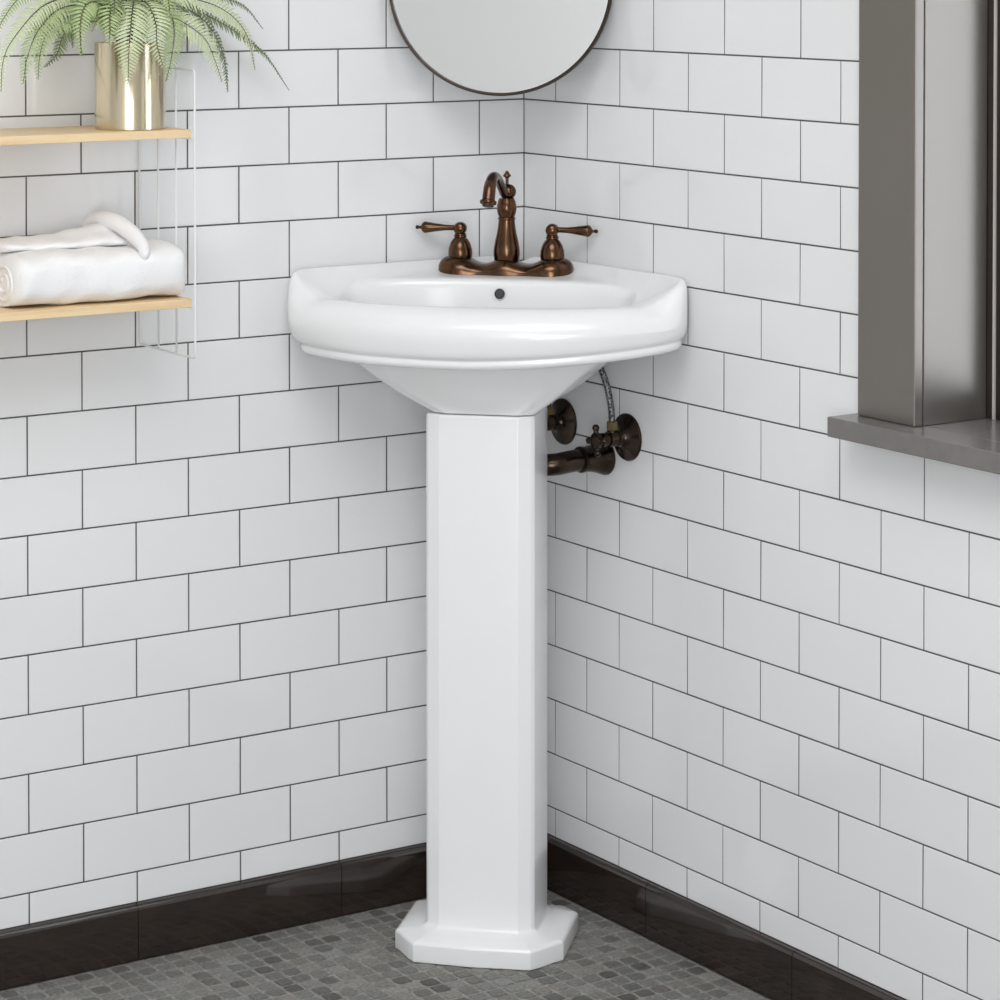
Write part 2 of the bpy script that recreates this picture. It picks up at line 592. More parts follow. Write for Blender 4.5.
ring(inset(0.0), [lerp(z + 0.035, 0.84, 0.3) for z in ZB])
ring(inset(0.0002), [lerp(0.839, 0.870, w) for w in WB])
ring(inset([lerp(0.0035, 0.0004, w) for w in WB]), [lerp(0.849, 0.893, w) for w in WB])
ring(inset([lerp(0.0100, 0.0022, w) for w in WB]), [lerp(0.8575, 0.900, w) for w in WB])
ring(inset([lerp(0.0190, 0.0060, w) for w in WB]), [lerp(0.8635, 0.9032, w) for w in WB])
ring(inset([lerp(0.0290, 0.0110, w) for w in WB]), [lerp(0.8680, 0.9020, w) for w in WB])
ring(inset([lerp(0.0350, 0.0170, w) for w in WB]), [lerp(0.8692, 0.8950, w) for w in WB])
EC = (0.0, 0.284)
def basin(k, a=0.203, b=0.089):
    return ellipse(EC[0], EC[1], a * k, b * k, 2.25)
def zin(p, lo, hi):
    return lerp(hi, lo, ss(p.y, 0.21, 0.33))
A = inset([lerp(0.0350, 0.024, w) for w in WB]); B = basin(1.0)
mid = [a.lerp(b_, 0.35) for a, b_ in zip(A, B)]
ring(mid, [lerp(zin(p, 0.8690, 0.8870), 0.8890, w * 0.6) for p, w in zip(mid, WB)])
mid = [a.lerp(b_, 0.8) for a, b_ in zip(A, B)]
ring(mid, [zin(p, 0.8682, 0.8862) for p in mid])
ring(B, [zin(p, 0.8664, 0.8848) for p in B])
for k, dz in ((0.975, 0.0045), (0.955, 0.012), (0.93, 0.026), (0.89, 0.045), (0.82, 0.068), (0.70, 0.090), (0.5, 0.106), (0.28, 0.113), (0.12, 0.116)):
    q = basin(k)
    ring(q, [zin(p, 0.8664, 0.8848) * (1 - ss(dz, 0.0, 0.1)) + 0.8760 * ss(dz, 0.0, 0.1) - dz for p in q])
for a, b_ in zip(rings, rings[1:]):
    for i in range(NS):
        j = (i + 1) % NS
        bm.faces.new((a[i], a[j], b_[j], b_[i]))
bm.faces.new(rings[0]); bm.faces.new(rings[-1])
for v in bm.verts:
    v.co.x += 0.0035
basin_o = link_mesh('basin', bm, M['china'], sink)
sm = basin_o.modifiers.new('smooth', 'SUBSURF')
sm.levels = 1; sm.render_levels = 1
bm = bmesh.new()
revolve(bm, [(0.0058, 0.0), (0.0070, 0.0008), (0.0072, 0.0016), (0.0060, 0.0022), (0.0052, 0.0012), (0, 0.0010)], (0.0062, -0.2032, 0.8660), (0, -1, 0.18), 28)
ov = link_mesh('overflow_ring', bm, M['drain'], basin_o, angle=40)
ov['label'] = 'dark round overflow opening in the back of the bowl'
bm = bmesh.new()
revolve(bm, [(0.0, 0.0), (0.0215, 0.0), (0.0225, 0.002), (0.018, 0.003), (0.017, 0.001), (0, 0.001)], (0, -0.284, 0.7605), (0, 0, 1), 32)
dr = link_mesh('drain_ring', bm, M['bronze'], basin_o, angle=40)

# pedestal: shaft with chamfered corners on a spreading eight sided foot
def contour(L):
    return [Vector((u, v)) for u, v in L] + [Vector((-u, v)) for u, v in L[-2:0:-1]]
KP = [(0.0, 0.3455), (0.0535, 0.3450), (0.0580, 0.3420), (0.0695, 0.3365), (0.0735, 0.3310), (0.0735, 0.2400), (0.054, 0.2260), (0.0, 0.2260)]
FP = [(0.0, 0.3850), (0.0790, 0.3800), (0.0890, 0.3690), (0.1030, 0.3480), (0.1145, 0.3340), (0.1145, 0.2200), (0.094, 0.2000), (0.0, 0.1960)]
shaft, foot = contour(KP), contour(FP)
ci, fi = Vector((0.0, 0.285)), Vector((0.0, 0.286))
bm = bmesh.new()
rr = []
def pring(fp, t, z, d=0.0):
    """t: 0 = foot contour, 1 = shaft contour; d: extra inset"""
    r = []
    for a, b_ in zip(foot, shaft):
        p = Vector((a.x + 0.0045, a.y)).lerp(Vector((b_.x + 0.006, b_.y)), t)
        c = Vector((0.005, 0.285))
        p = c + (p - c) * (1 - d / (p - c).length)
        r.append(bm.verts.new((p.x, -p.y, z)))
    rr.append(r)
pring(0, 0, 0.0, 0.0015)
pring(0, 0, 0.0012)
pring(0, 0, 0.0235)
pring(0, 0.05, 0.0262)
pring(0, 0.14, 0.0280)
pring(0, 0.60, 0.0315)
pring(0, 0.76, 0.0330)
pring(0, 0.90, 0.0350)
pring(0, 0.98, 0.0385)
pring(0, 1.0, 0.0430)
pring(0, 1.0, 0.7150)
pring(0, 1.0, 0.7195, 0.0006)
pring(0, 1.0, 0.7208, 0.0020)
for a, b_ in zip(rr, rr[1:]):
    n = len(a)
    for i in range(n):
        j = (i + 1) % n
        bm.faces.new((a[i], a[j], b_[j], b_[i]))
bm.faces.new(rr[0]); bm.faces.new(rr[-1])
ped = link_mesh('pedestal', bm, M['china'], sink, angle=60)
bv = bevel(ped, 0.0034, 3, 18)

# ------------------------------------------------------------------ centre set faucet on the deck
FZ = 0.8860
fau = thing('bathroom_faucet', 'oil rubbed bronze two handle faucet mounted on the back deck of the white sink', 'faucet', (0, 0, 0), 0)
fau.location = Matrix.Rotation(R45, 4, 'Z') @ Vector((0.0016, -0.138, FZ))
fau.rotation_euler = (0, 0, R45)
bm = bmesh.new()
NU, NA = 90, 20
prev = None
rs = []
for i in range(NU + 1):
    q = -1 + 2 * i / NU
    u = 0.0955 * math.sin(q * PI / 2) + 0.0
    au = abs(u)
    lobe = math.exp(-((au - 0.063) / 0.019) ** 2)
    cen = math.exp(-(u / 0.019) ** 2)
    hh = 0.0115 + 0.0125 * lobe + 0.0115 * cen
    dd = 0.0265 + 0.0045 * lobe + 0.003 * cen
    if au > 0.066:
        k = max(0.0, 1 - ((au - 0.066) / 0.0296) ** 2.4) ** (1 / 2.4)
        dd *= max(k, 0.03)
        hh = (0.0115 + 0.0125) * max(k, 0.0) ** 0.75
    hh = max(hh, 0.002)
    r = [bm.verts.new((u, -dd, -0.0016))]
    for a in range(NA + 1):
        an = PI * a / NA
        r.append(bm.verts.new((u, -dd * math.copysign(abs(math.cos(an)) ** 0.8, math.cos(an)), 0.0015 + hh * math.sin(an) ** 0.85)))
    r.append(bm.verts.new((u, dd, -0.0016)))
    rs.append(r)
for a, b_ in zip(rs, rs[1:]):
    n = len(a)
    for i in range(n):
        j = (i + 1) % n
        bm.faces.new((a[i], a[j], b_[j], b_[i]))
bm.faces.new(rs[0]); bm.faces.new(rs[-1][::-1])
link_mesh('base_plate', bm, M['bronze'], fau, angle=70)
bm = bmesh.new()
revolve(bm, [(0.0172, 0.018), (0.0180, 0.0225), (0.0185, 0.028), (0.0181, 0.036), (0.0163, 0.046), (0.0138, 0.056), (0.0122, 0.066), (0.0113, 0.0745), (0.0113, 0.0755), (0.0122, 0.0765), (0.0124, 0.0775), (0.0120, 0.0785), (0.0108, 0.0792), (0.0126, 0.084), (0.0138, 0.0895), (0.0136, 0.095), (0.0122, 0.1015), (0.0108, 0.1045), (0.0108, 0.1055), (0.0090, 0.106), (0.0, 0.106)], (0.001, 0, 0), (0, 0, 1), 48)
sphere(bm, (0.0035, 0.0, 0.1145), 0.0108, 28, 16)
bdy = link_mesh('spout_body', bm, M['bronze'], fau, angle=35)
bm = bmesh.new()
path = catmull([(0.0010, -0.004, 0.1110), (0.0000, -0.012, 0.1130), (-0.0005, -0.026, 0.1220), (-0.0010, -0.044, 0.1330), (-0.0010, -0.064, 0.1400), (-0.0010, -0.086, 0.1400), (-0.0010, -0.104, 0.1300), (-0.0015, -0.112, 0.1120)], 8)
nP = len(path)
tube(bm, path, [0.0062 + 0.0026 * ss(i / (nP - 1), 0.45, 1.0) for i in range(nP)], 24)
d = (path[-1] - path[-4]).normalized()
revolve(bm, [(0.0072, -0.001), (0.0080, 0.0), (0.0112, 0.0010), (0.0117, 0.0026), (0.0110, 0.0044), (0.0082, 0.0056), (0.0078, 0.0080), (0.0066, 0.0086), (0, 0.0080)], path[-1], d, 36)
link_mesh('spout', bm, M['bronze'], fau, angle=40)
bm = bmesh.new()
revolve(bm, [(0.0024, 0.122), (0.0023, 0.1335), (0.0036, 0.1345), (0.0057, 0.1362), (0.0054, 0.1376), (0.0028, 0.1410), (0.0016, 0.1434), (0, 0.1440)], (0.0015, 0, 0), (0, 0, 1), 20)
link_mesh('lift_rod', bm, M['bronze'], fau, angle=40)
def bell(u):
    bm = bmesh.new()
    revolve(bm, [(0.0155, 0.019), (0.0166, 0.0225), (0.0170, 0.026), (0.0164, 0.034), (0.0140, 0.0415), (0.0108, 0.0470), (0.0084, 0.0492), (0.0080, 0.0500), (0.0090, 0.0508), (0.0090, 0.0524), (0.0080, 0.0532), (0.0080, 0.0540), (0.0084, 0.0545), (0.0082, 0.0550), (0.0070, 0.0555), (0, 0.0555)], (u, 0, 0), (0, 0, 1), 40)
    return link_mesh('handle_base', bm, M['bronze'], fau, angle=35)
def lever(u, sgn, droop):
    bm = bmesh.new()
    revolve(bm, [(0, -0.0098), (0.006, -0.0094), (0.0084, -0.0066), (0.0092, 0.0), (0.0084, 0.0066), (0.006, 0.0094), (0, 0.0098)], (u, 0, 0.0622), (0, 1, 0), 28)
    h = link_mesh('handle', bm, M['bronze'], fau, angle=60)
    bm = bmesh.new()
    revolve(bm, [(0.0040, 0.004), (0.0038, 0.012), (0.0041, 0.022), (0.0053, 0.032), (0.0070, 0.043), (0.0083, 0.0500), (0.0078, 0.0520), (0.0056, 0.0545), (0.0028, 0.0560), (0.0020, 0.0575), (0.0020, 0.0590), (0, 0.060)], (u, 0, 0.0630), (sgn, 0, droop), 24)
    l = link_mesh('lever', bm, M['bronze'], h, angle=40)
    bm = bmesh.new()
    ax = Vector((sgn, 0, droop)).normalized()
    sphere(bm, Vector((u, 0, 0.0630)) + ax * 0.0615, 0.0028, 12, 8)
    link_mesh('tip', bm, M['bronze_spot'], h)
for u, sg, dp in ((-0.0650, -1, -0.005), (0.0655, 1, -0.02)):
    bell(u)
    lever(u, sg, dp)

# ------------------------------------------------------------------ water supply and waste on the right wall
def supply(y, z, label, hose_pts, group='water supply valves on the right wall'):
    t = thing('supply_valve', label, 'valve', (0, y, z), 0, group)
    bm = bmesh.new()
    revolve(bm, [(0.0325, 0.0004), (0.0327, 0.0018), (0.0318, 0.0034), (0.0270, 0.0052), (0.0190, 0.0084), (0.0135, 0.0120), (0.0115, 0.0155), (0.0108, 0.0200), (0, 0.020)], (0, 0, 0), (-1, 0, 0), 48)
    link_mesh('escutcheon', bm, M['bronze_dark'], t, angle=40)
    bm = bmesh.new()
    revolve(bm, [(0.0085, 0.018), (0.0085, 0.021), (0.0108, 0.0215), (0.0108, 0.0335), (0.0085, 0.034), (0.0082, 0.038), (0.0095, 0.0385), (0.0095, 0.0445), (0.0055, 0.045), (0.0045, 0.052), (0, 0.052)], (0, 0, 0), (-1, 0, 0), 28)
    revolve(bm, [(0.0068, 0.004), (0.0068, 0.0145), (0, 0.0145)], (-0.0270, 0, 0), (0, 0, 1), 24)
    b0 = link_mesh('valve_body', bm, M['bronze_dark'], t, angle=40)
    bm = bmesh.new()
    revolve(bm, [(0.0078, 0.0125), (0.0080, 0.0132), (0.0080, 0.0225), (0.0076, 0.0235), (0.0050, 0.0240), (0, 0.024)], (-0.0270, 0, 0), (0, 0, 1), 6)
    link_mesh('nut', bm, M['brass_nut'], t, smooth=False)
    bm = bmesh.new()
    revolve(bm, [(0.0, 0.0465), (0.0070, 0.0468), (0.0105, 0.0490), (0.0105, 0.0560), (0.0070, 0.0585), (0.0030, 0.0600), (0, 0.0600)], (0, 0, 0), (-1, 0, 0), 24)
    for k in range(4):
        a = PI / 2 * k + 0.12
        dv = Vector((0, math.sin(a), math.cos(a)))
        pts = [Vector((-0.0525, 0, 0)) + dv * q for q in (0.005, 0.009, 0.013, 0.015)]
        tube(bm, pts, [0.0050, 0.0040, 0.0034, 0.0034], 12)
        sphere(bm, Vector((-0.0525, 0, 0)) + dv * 0.0172, 0.0050, 14, 10)
    link_mesh('cross_handle', bm, M['bronze_dark'], t, angle=50)
    bm = bmesh.new()
    tube(bm, catmull(hose_pts, 8), 0.0045, 14)
    ho = link_mesh('braided_hose', bm, M['hose'], t)
    ho['label'] = 'dark grey braided flexible hose'
    return t
M['brass_nut'] = mat('aged_brass_nut', srgb(128, 112, 80), 0.35, 1.0)
M['hose'] = mat('grey_braided_hose', srgb(104, 104, 106), 0.45, 0.6)
N, L, b = nodes(M['hose'])
tc = N.new('ShaderNodeTexCoord'); vo = N.new('ShaderNodeTexVoronoi'); vo.inputs['Scale'].default_value = 420
rp = N.new('ShaderNodeValToRGB')
rp.color_ramp.elements[0].color = (*srgb(150, 150, 152), 1); rp.color_ramp.elements[1].color = (*srgb(44, 44, 46), 1)
rp.color_ramp.elements[0].position = 0.25; rp.color_ramp.elements[1].position = 0.75
L.new(tc.outputs['Object'], vo.inputs['Vector']); L.new(vo.outputs['Distance'], rp.inputs[0]); L.new(rp.outputs[0], b.inputs['Base Color'])
supply(-0.2549, 0.6714, 'bronze water supply valve with cross handle and hose, farther right of the two', [(-0.027, 0, 0.023), (-0.0275, 0.002, 0.045), (-0.031, 0.008, 0.075), (-0.036, 0.019, 0.102), (-0.041, 0.028, 0.1205)], )
supply(-0.1014, 0.6714, 'bronze water supply valve close beside the shaft of the white pedestal', [(-0.027, 0, 0.023), (-0.0280, -0.002, 0.045), (-0.036, -0.006, 0.072), (-0.046, -0.012, 0.095), (-0.058, -0.018, 0.1175)])
dt = thing('drain_pipe', 'bronze waste pipe with flared wall collar, entering the right wall beside the pedestal', 'pipe', (0, -0.2020, 0.6365))
bm = bmesh.new()
revolve(bm, [(0.0245, 0.0004), (0.0252, 0.0016), (0.0250, 0.0045), (0.0222, 0.0120), (0.0192, 0.0210), (0.0176, 0.0310), (0.0172, 0.0400), (0, 0.040)], (0, 0, 0), (-1, 0, 0), 40)
link_mesh('wall_collar', bm, M['bronze_dark'], dt, angle=50)
bm = bmesh.new()
revolve(bm, [(0.0160, 0.038), (0.0180, 0.0390), (0.0184, 0.0410), (0.0180, 0.0435), (0.0155, 0.0445)], (0, 0, 0), (-1, 0, 0), 36)
link_mesh('slip_nut', bm, M['bronze_spot'], dt, angle=40)
bm = bmesh.new()
tube(bm, catmull([(-0.036, 0, 0), (-0.060, 0.000, -0.001), (-0.082, 0.003, -0.003), (-0.100, 0.018, -0.004), (-0.110, 0.036, 0.000), (-0.112, 0.052, 0.012), (-0.112, 0.060, 0.042), (-0.112, 0.062, 0.09), (-0.112, 0.062, 0.122)], 8), 0.0150, 28)
link_mesh('pipe', bm, M['bronze_dark'], dt)

# ------------------------------------------------------------------ round mirror across the corner
mir = thing('round_mirror', 'round wall mirror with thin dark bronze frame hung across the corner above the sink', 'mirror', (0, 0, 0), R45)
mir.location = Matrix.Rotation(R45, 4, 'Z') @ Vector((0.0, -0.167, 1.1355))
MC = (0.0, 0.0, 0.1575)
bm = bmesh.new()
revolve(bm, [(0.1532, 0.0), (0.1535, 0.0105), (0.1545, 0.0112), (0.1565, 0.0112), (0.1575, 0.0100), (0.1575, -0.0020), (0.1532, -0.0020)], MC, (0, -1, 0), 128, cap=False)
link_mesh('frame', bm, M['mframe'], mir, angle=40)
bm = bmesh.new()
revolve(bm, [(0, 0.0005), (0.1531, 0.0005), (0.1531, 0.0065), (0, 0.0065)], MC, (0, -1, 0), 128, cap=False)
link_mesh('mirror_glass', bm, M['mirror'], mir, angle=40)
bm = bmesh.new()
box(bm, -0.03, 0.03, 0.0015, 0.06, 0.15, 0.19)
link_mesh('hanging_bracket', bm, M['wframe'], mir, smooth=False)

# ------------------------------------------------------------------ wire wall shelf
SX0, SX1 = -1.135, -0.612
shf = thing('wall_shelf', 'two tier wall shelf of pale birch boards held in white wire side frames', 'shelf', (-0.87, -0.003, 0.82))
def rel(o, t):
    for v in o.data.vertices:
        v.co -= Vector(t.location)
    return o
def board(z0, z1, lab):
    bm = bmesh.new()
    box(bm, SX0 + 0.0045, SX1 - 0.0015, -0.1555, -0.008, z0, z1)
    o = rel(link_mesh('shelf_board', bm, M['wood'], shf, smooth=False), shf)
    bevel(o, 0.0008, 2)
board(1.0972, 1.1080, '')
board(0.8812, 0.8920, '')
for x in (SX1, SX0):
    bm = bmesh.new()
    r = 0.0014
    yw, yf = -0.0028, -0.1615
    zb, zt = 0.8165, 1.1840
    loop = []
    def arc(cy, cz, a0, a1, rr_=0.006):
        for k in range(7):
            a = a0 + (a1 - a0) * k / 6
            loop.append((x, cy + rr_ * math.cos(a), cz + rr_ * math.sin(a)))
    arc(yf + 0.006, zb + 0.006, -PI / 2, -PI)
    arc(yf + 0.006, zt - 0.006, PI, PI / 2)
    arc(yw - 0.006, zt - 0.006, PI / 2, 0)
    arc(yw - 0.006, zb + 0.006, 0, -PI / 2)
    loop.append(loop[0])
    tube(bm, loop, r, 10, cap=False)
    for yy in (-0.0575, -0.1090):
        tube(bm, [(x, yy, zb + 0.0005), (x, yy, zt - 0.0005)], r * 0.9, 10)
    for zz in (1.0957, 0.8797):
        tube(bm, [(x, yw, zz), (x, yf, zz)], r * 0.8, 8)
    o = rel(link_mesh('side_frame', bm, M['wire'], shf), shf)

# ------------------------------------------------------------------ towels on the lower board
def towel(name, label, x0, x1, sec, endf, seed, matr, zmin=0.8922):
    """sec: closed list of (y, z); endf(t) -> (scale, dz) along the length t in 0..1"""
    t = thing(name, label, 'towel', ((x0 + x1) / 2, sum(p[0] for p in sec) / len(sec), zmin), 0, None)
    rnd = random.Random(seed)
    bm = bmesh.new()
    n = 46
    m = len(sec)
    cy = sum(p[0] for p in sec) / m; cz = sum(p[1] for p in sec) / m
    ph = [rnd.uniform(0, 6) for _ in range(6)]
    rs = []
    for i in range(n + 1):
        q = i / n
        s, dz, tp = endf(q)
        r = []
        for k, (y, z) in enumerate(sec):
            a = 2 * PI * k / m
            w = 0.0016 * math.sin(9 * q + 2 * a + ph[0]) + 0.0011 * math.sin(17 * q - 3 * a + ph[1]) + 0.0007 * math.sin(31 * q + 5 * a + ph[2])
            yy = cy + (y - cy) * s
            zz = zmin + (z - zmin) * s
            d = Vector((y - cy, z - cz)).normalized()
            top = max(0, d.y)
            yy += d.x * w
            zz = max(zmin + 0.0004, zz + d.y * w + dz * top * tp)
            r.append(bm.verts.new((x0 + (x1 - x0) * q - t.location.x, yy - t.location.y, zz - t.location.z)))
        rs.append(r)
    for a, b_ in zip(rs, rs[1:]):
        for k in range(m):
            j = (k + 1) % m
            bm.faces.new((a[k], a[j], b_[j], b_[k]))
    for e in (rs[0], rs[-1]):
        cen = bm.verts.new(sum((v.co for v in e), Vector()) / m)
        for k in range(m):
            bm.faces.new((e[k], e[(k + 1) % m], cen))
    return t, link_mesh('towel_roll', bm, matr, t, angle=60)
def rsec(y0, y1, z0, z1, pw=3.2, n=44, lean=0.0):
    cy, cz, a, b_ = (y0 + y1) / 2, (z0 + z1) / 2, (y1 - y0) / 2, (z1 - z0) / 2
    o = []
    for k in range(n):
        an = 2 * PI * k / n
        c, s = math.cos(an), math.sin(an)
        y = cy + a * math.copysign(abs(c) ** (2 / pw), c)
        z = cz + b_ * math.copysign(abs(s) ** (2 / pw), s)
        o.append((y + lean * (z - z0), z))
    return o
def e1(q):
    k = min(1, q / 0.05) ** 0.5 * min(1, (1 - q) / 0.05) ** 0.3
    return (0.80 + 0.20 * k, 0, 1)
tw, tr = towel('folded_towel', 'thick white folded towel resting directly on the lower birch board', -0.850, -0.6125, rsec(-0.151, -0.016, 0.8922, 0.9600, 3.4), e1, 3, M['towel'])
# spiral folds showing in the near end
bm = bmesh.new()
pts = []
for k in range(60):
    a = k / 60 * 4.2 * PI
    rr_ = 0.006 + 0.021 * k / 60
    pts.append((-0.8502 - tw.location.x, -0.110 + rr_ * math.cos(a) * 1.15 - tw.location.y, 0.9245 + rr_ * math.sin(a) - tw.location.z))
tube(bm, pts, 0.0019, 8)
link_mesh('rolled_end', bm, M['towel'], tw)
def e2(q):
    k = min(1, q / 0.05) ** 0.5 * min(1, (1 - q) / 0.06) ** 0.4
    return (0.84 + 0.16 * k, 0.014 * ss(q, 0.15, 0.95), 1)
tb, tbr = towel('hand_towel', 'thin white towel laid on top of the thick folded one with its hem curled up', -0.846, -0.676, rsec(-0.108, -0.018, 0.9570, 0.9720, 2.3), e2, 9, M['towel'], 0.9585)
# curled hem draped from the rear towel over the front one
bm = bmesh.new()
hp = catmull([(-0.697, -0.024, 0.978), (-0.694, -0.036, 0.988), (-0.691, -0.056, 0.991), (-0.687, -0.080, 0.989), (-0.682, -0.104, 0.982), (-0.678, -0.126, 0.972), (-0.676, -0.144, 0.960), (-0.677, -0.150, 0.944)], 6)
hp = [p - Vector(tb.location) for p in hp]
nn = len(hp)
tube(bm, hp, [0.0098 * (0.80 + 0.3 * math.sin(PI * i / nn)) * (1 - 0.25 * ss(i / nn, 0.6, 1.0)) * math.sqrt(max(0.02, 1 - max(0, (i / (nn - 1) - 0.92) / 0.08) ** 2)) for i in range(nn)], 18)
link_mesh('curled_hem', bm, M['towel'], tb)

# ------------------------------------------------------------------ fern in a brass pot
PC = Vector((-0.672, -0.100, 1.1081))
fern = thing('potted_fern', 'feathery green fern in a polished pale brass pot on the upper birch board', 'plant', PC)
bm = bmesh.new()
revolve(bm, [(0, 0.0), (0.0440, 0.0), (0.0452, 0.0012), (0.0452, 0.1095), (0.0447, 0.1104), (0.0436, 0.1095), (0.0432, 0.098), (0, 0.098)], (0, 0, 0), (0, 0, 1), 72)
link_mesh('pot', bm, M['brass'], fern, angle=40)
bm = bmesh.new()
revolve(bm, [(0, 0.0985), (0.0430, 0.0985), (0.0430, 0.102), (0.028, 0.1045), (0, 0.106)], (0, 0, 0), (0, 0, 1), 32)
link_mesh('soil', bm, M['soil'], fern)
FRONDS = [
    ([(-0.0171, -0.0, 0.111), (-0.0789, -0.02, 0.1627), (-0.1398, -0.05, 0.1601), (-0.1898, -0.07, 0.1207), (-0.2086, -0.08, 0.0922), (-0.2135, -0.085, 0.0562)], 0.016),
    ([(-0.0171, -0.0, 0.111), (-0.0583, -0.02, 0.155), (-0.1171, -0.05, 0.1561), (-0.1555, -0.07, 0.1324), (-0.176, -0.08, 0.1), (-0.1849, -0.085, 0.0652)], 0.021),
    ([(-0.0191, -0.01, 0.1113), (-0.0589, -0.03, 0.1502), (-0.1064, -0.05, 0.1461), (-0.145, -0.07, 0.1273), (-0.1579, -0.075, 0.0995), (-0.1629, -0.08, 0.0693)], 0.019),
    ([(-0.0047, 0.02, 0.1103), (-0.0231, 0.04, 0.1434), (-0.0465, 0.05, 0.1358), (-0.0665, 0.055, 0.1206), (-0.0741, 0.06, 0.0951), (-0.0921, 0.06, 0.0776)], 0.018),
    ([(-0.0019, 0.02, 0.1102), (-0.0113, 0.05, 0.1534), (-0.0277, 0.06, 0.1637), (-0.0423, 0.065, 0.1509), (-0.0485, 0.07, 0.1251), (-0.0472, 0.07, 0.102)], 0.019),
    ([(-0.0135, -0.01, 0.1112), (-0.0499, -0.04, 0.1502), (-0.0771, -0.06, 0.1633), (-0.0967, -0.07, 0.1562), (-0.1045, -0.075, 0.1293), (-0.1043, -0.08, 0.0974)], 0.019),
    ([(-0.0079, -0.01, 0.1111), (-0.0306, -0.04, 0.155), (-0.0536, -0.065, 0.1619), (-0.0639, -0.075, 0.1485), (-0.0664, -0.08, 0.1288), (-0.0687, -0.082, 0.1103)], 0.022),
    ([(-0.0023, -0.01, 0.111), (-0.014, -0.04, 0.1574), (-0.0275, -0.065, 0.1579), (-0.0377, -0.08, 0.1346), (-0.043, -0.085, 0.1038), (-0.0455, -0.087, 0.0617)], 0.023),
    ([(0.0033, -0.01, 0.1109), (-0.0028, -0.04, 0.1598), (-0.004, -0.065, 0.1552), (-0.0007, -0.075, 0.134), (-0.0019, -0.08, 0.1091), (0.0053, -0.082, 0.0827)], 0.021),
    ([(0.011, -0.0, 0.1105), (0.0203, -0.03, 0.1569), (0.0286, -0.05, 0.152), (0.0319, -0.06, 0.1294), (0.0265, -0.065, 0.0956), (0.0164, -0.068, 0.0619)], 0.019),
    ([(0.0187, 0.01, 0.1101), (0.0594, 0.02, 0.1583), (0.1035, 0.03, 0.1472), (0.1353, 0.035, 0.1232), (0.1555, 0.04, 0.0859), (0.1613, 0.04, 0.0409)], 0.021),
    ([(0.0089, -0.01, 0.1108), (0.0273, -0.03, 0.1441), (0.0483, -0.05, 0.1366), (0.0743, -0.06, 0.1161), (0.0859, -0.065, 0.0906), (0.0957, -0.068, 0.0599)], 0.019),
    ([(0.0187, 0.01, 0.1101), (0.0494, -0.0, 0.1664), (0.1018, -0.01, 0.1609), (0.1384, -0.015, 0.1424), (0.1591, -0.02, 0.1137), (0.1693, -0.02, 0.0718)], 0.018),
    ([(0.0236, 0.02, 0.1098), (0.0767, 0.04, 0.163), (0.1432, 0.05, 0.1385), (0.1904, 0.055, 0.1139), (0.2293, 0.06, 0.0864), (0.2643, 0.06, 0.0399)], 0.012),
    ([(0.0207, 0.02, 0.1098), (0.0623, 0.04, 0.1761), (0.1183, 0.05, 0.1809), (0.1651, 0.055, 0.1646), (0.1992, 0.06, 0.151), (0.2248, 0.06, 0.1226)], 0.013),
    ([(-0.0095, 0.01, 0.1106), (-0.0488, -0.0, 0.19), (-0.1127, -0.02, 0.193), (-0.1615, -0.03, 0.1711), (-0.1898, -0.04, 0.1445), (-0.2057, -0.04, 0.1129)], 0.016),
    ([(-0.0011, 0.01, 0.1105), (-0.0252, -0.0, 0.1835), (-0.0465, -0.01, 0.2153), (-0.0786, -0.02, 0.2341), (-0.117, -0.03, 0.2353), (-0.1453, -0.03, 0.2229)], 0.02),
    ([(0.0122, 0.02, 0.11), (0.0146, 0.03, 0.1894), (0.0253, 0.04, 0.2345), (0.0474, 0.05, 0.2605), (0.0773, 0.055, 0.2698), (0.109, 0.06, 0.2596)], 0.02),
    ([(0.013, 0.01, 0.1102), (0.0282, -0.0, 0.1832), (0.0546, -0.01, 0.2152), (0.0896, -0.02, 0.228), (0.1301, -0.02, 0.2203), (0.1622, -0.02, 0.1995)], 0.02),
    ([(-0.0003, -0.0, 0.1107), (-0.0202, -0.03, 0.1724), (-0.0377, -0.055, 0.1929), (-0.0504, -0.07, 0.1906), (-0.0594, -0.08, 0.1709), (-0.0632, -0.085, 0.1487)], 0.022),
    ([(0.0053, -0.0, 0.1106), (0.0049, -0.03, 0.1748), (0.0063, -0.05, 0.1926), (0.0128, -0.065, 0.1852), (0.0186, -0.07, 0.1676), (0.0188, -0.075, 0.1425)], 0.021),
    ([(0.0009, 0.02, 0.1102), (-0.007, 0.05, 0.1739), (-0.0215, 0.055, 0.192), (-0.0388, 0.06, 0.1895), (-0.0561, 0.065, 0.1741), (-0.0702, 0.065, 0.1512)], 0.018),
    ([(-0.0128, -0.02, 0.1115), (-0.052, -0.05, 0.1429), (-0.0755, -0.065, 0.141), (-0.086, -0.07, 0.1264)], 0.019),
    ([(-0.0016, -0.02, 0.1113), (0.0005, -0.05, 0.1397), (-0.0122, -0.07, 0.1278), (-0.0202, -0.075, 0.1105)], 0.019),
    ([(-0.01, -0.02, 0.1114), (-0.0355, -0.05, 0.1477), (-0.0479, -0.07, 0.1358), (-0.0522, -0.076, 0.1161)], 0.02),
    ([(0.0038, 0.02, 0.1101), (-0.0342, 0.04, 0.1704), (-0.0658, 0.05, 0.1718), (-0.088, 0.05, 0.1567), (-0.1046, 0.05, 0.1341), (-0.1129, 0.05, 0.1088)], 0.019),
]
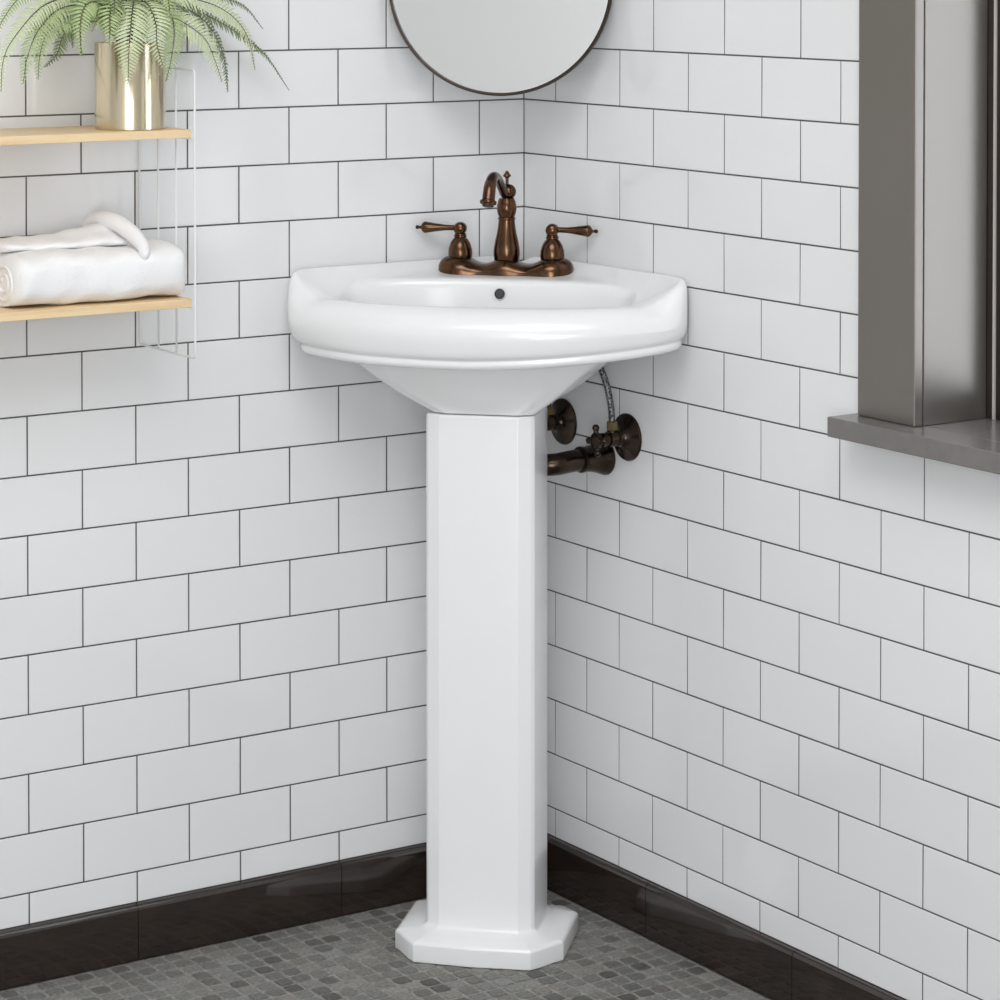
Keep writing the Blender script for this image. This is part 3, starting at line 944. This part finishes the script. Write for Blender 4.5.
def frond(pts, ll, m, seed):
    rnd = random.Random(seed)
    P = catmull(pts, 16)
    # even spacing along the arc
    D = [0.0]
    for a, b_ in zip(P, P[1:]):
        D.append(D[-1] + (b_ - a).length)
    Lt = D[-1]
    def at_(s):
        for i in range(len(D) - 1):
            if D[i + 1] >= s:
                f = (s - D[i]) / max(1e-9, D[i + 1] - D[i])
                return P[i].lerp(P[i + 1], f), (P[i + 1] - P[i]).normalized()
        return P[-1], (P[-1] - P[-2]).normalized()
    bm = bmesh.new()
    s = 0.15 * Lt
    step = 0.0055
    roll = rnd.uniform(-0.25, 0.25)
    view = Vector((-0.55, -0.83, 0.15)).normalized()
    while s < Lt - 0.001:
        q = s / Lt
        c, tn = at_(s)
        out = (Vector((c.x, c.y, 0)).normalized() if Vector((c.x, c.y, 0)).length > 0.02 else Vector((0, -1, 0)))
        nrm = (Vector((-0.25, -0.65, 0.45)) + out * 0.6)
        side = tn.cross(nrm)
        side.normalize()
        nn_ = side.cross(tn).normalized()
        prof = min(1.0, 0.45 + (q - 0.15) * 3.2) * min(1.0, (1 - q) * 2.3 + 0.10)
        ln = 1.2 * ll * prof * rnd.uniform(0.88, 1.08)
        for sg in (-1, 1):
            w = 0.0021 * (0.5 + 0.5 * prof)
            d = (side * sg * 0.92 + tn * 0.38 + nn_ * rnd.uniform(-0.12, 0.12)).normalized()
            b0 = c + tn * (0.0011 * sg)
            prs = [(0.0, 0.35), (0.25, 1.0), (0.6, 0.8), (0.85, 0.42)]
            up, dn = [], []
            for t_, wk in prs:
                p = b0 + d * ln * t_ + nn_ * (0.10 * ln * math.sin(PI * t_) - 0.16 * ln * t_ * t_) + tn * (0.12 * ln * t_ * t_)
                up.append(bm.verts.new(p + tn * w * wk))
                dn.append(bm.verts.new(p - tn * w * wk))
            tip = bm.verts.new(b0 + d * ln - nn_ * 0.16 * ln + tn * 0.14 * ln)
            for i in range(3):
                bm.faces.new((up[i], up[i + 1], dn[i + 1], dn[i]))
            bm.faces.new((up[3], tip, dn[3]))
        s += step * (0.75 + 0.25 * (1 - q))
    o = link_mesh('frond', bm, m, fern, normals=False)
    bm = bmesh.new()
    n = len(P)
    tube(bm, P, [0.0010 * (1 - 0.65 * i / n) for i in range(n)], 6)
    link_mesh('stalk', bm, M['stalk'], o)
SH = ['frond_pale', 'frond', 'frond', 'frond_dark', 'frond', 'frond', 'frond', 'frond_pale', 'frond_pale', 'frond', 'frond_dark', 'frond_pale', 'frond_pale', 'frond_dark', 'frond_dark', 'frond']
for i, (pts, ll) in enumerate(FRONDS):
    frond(pts, ll, M[SH[i % len(SH)]], 40 + i)
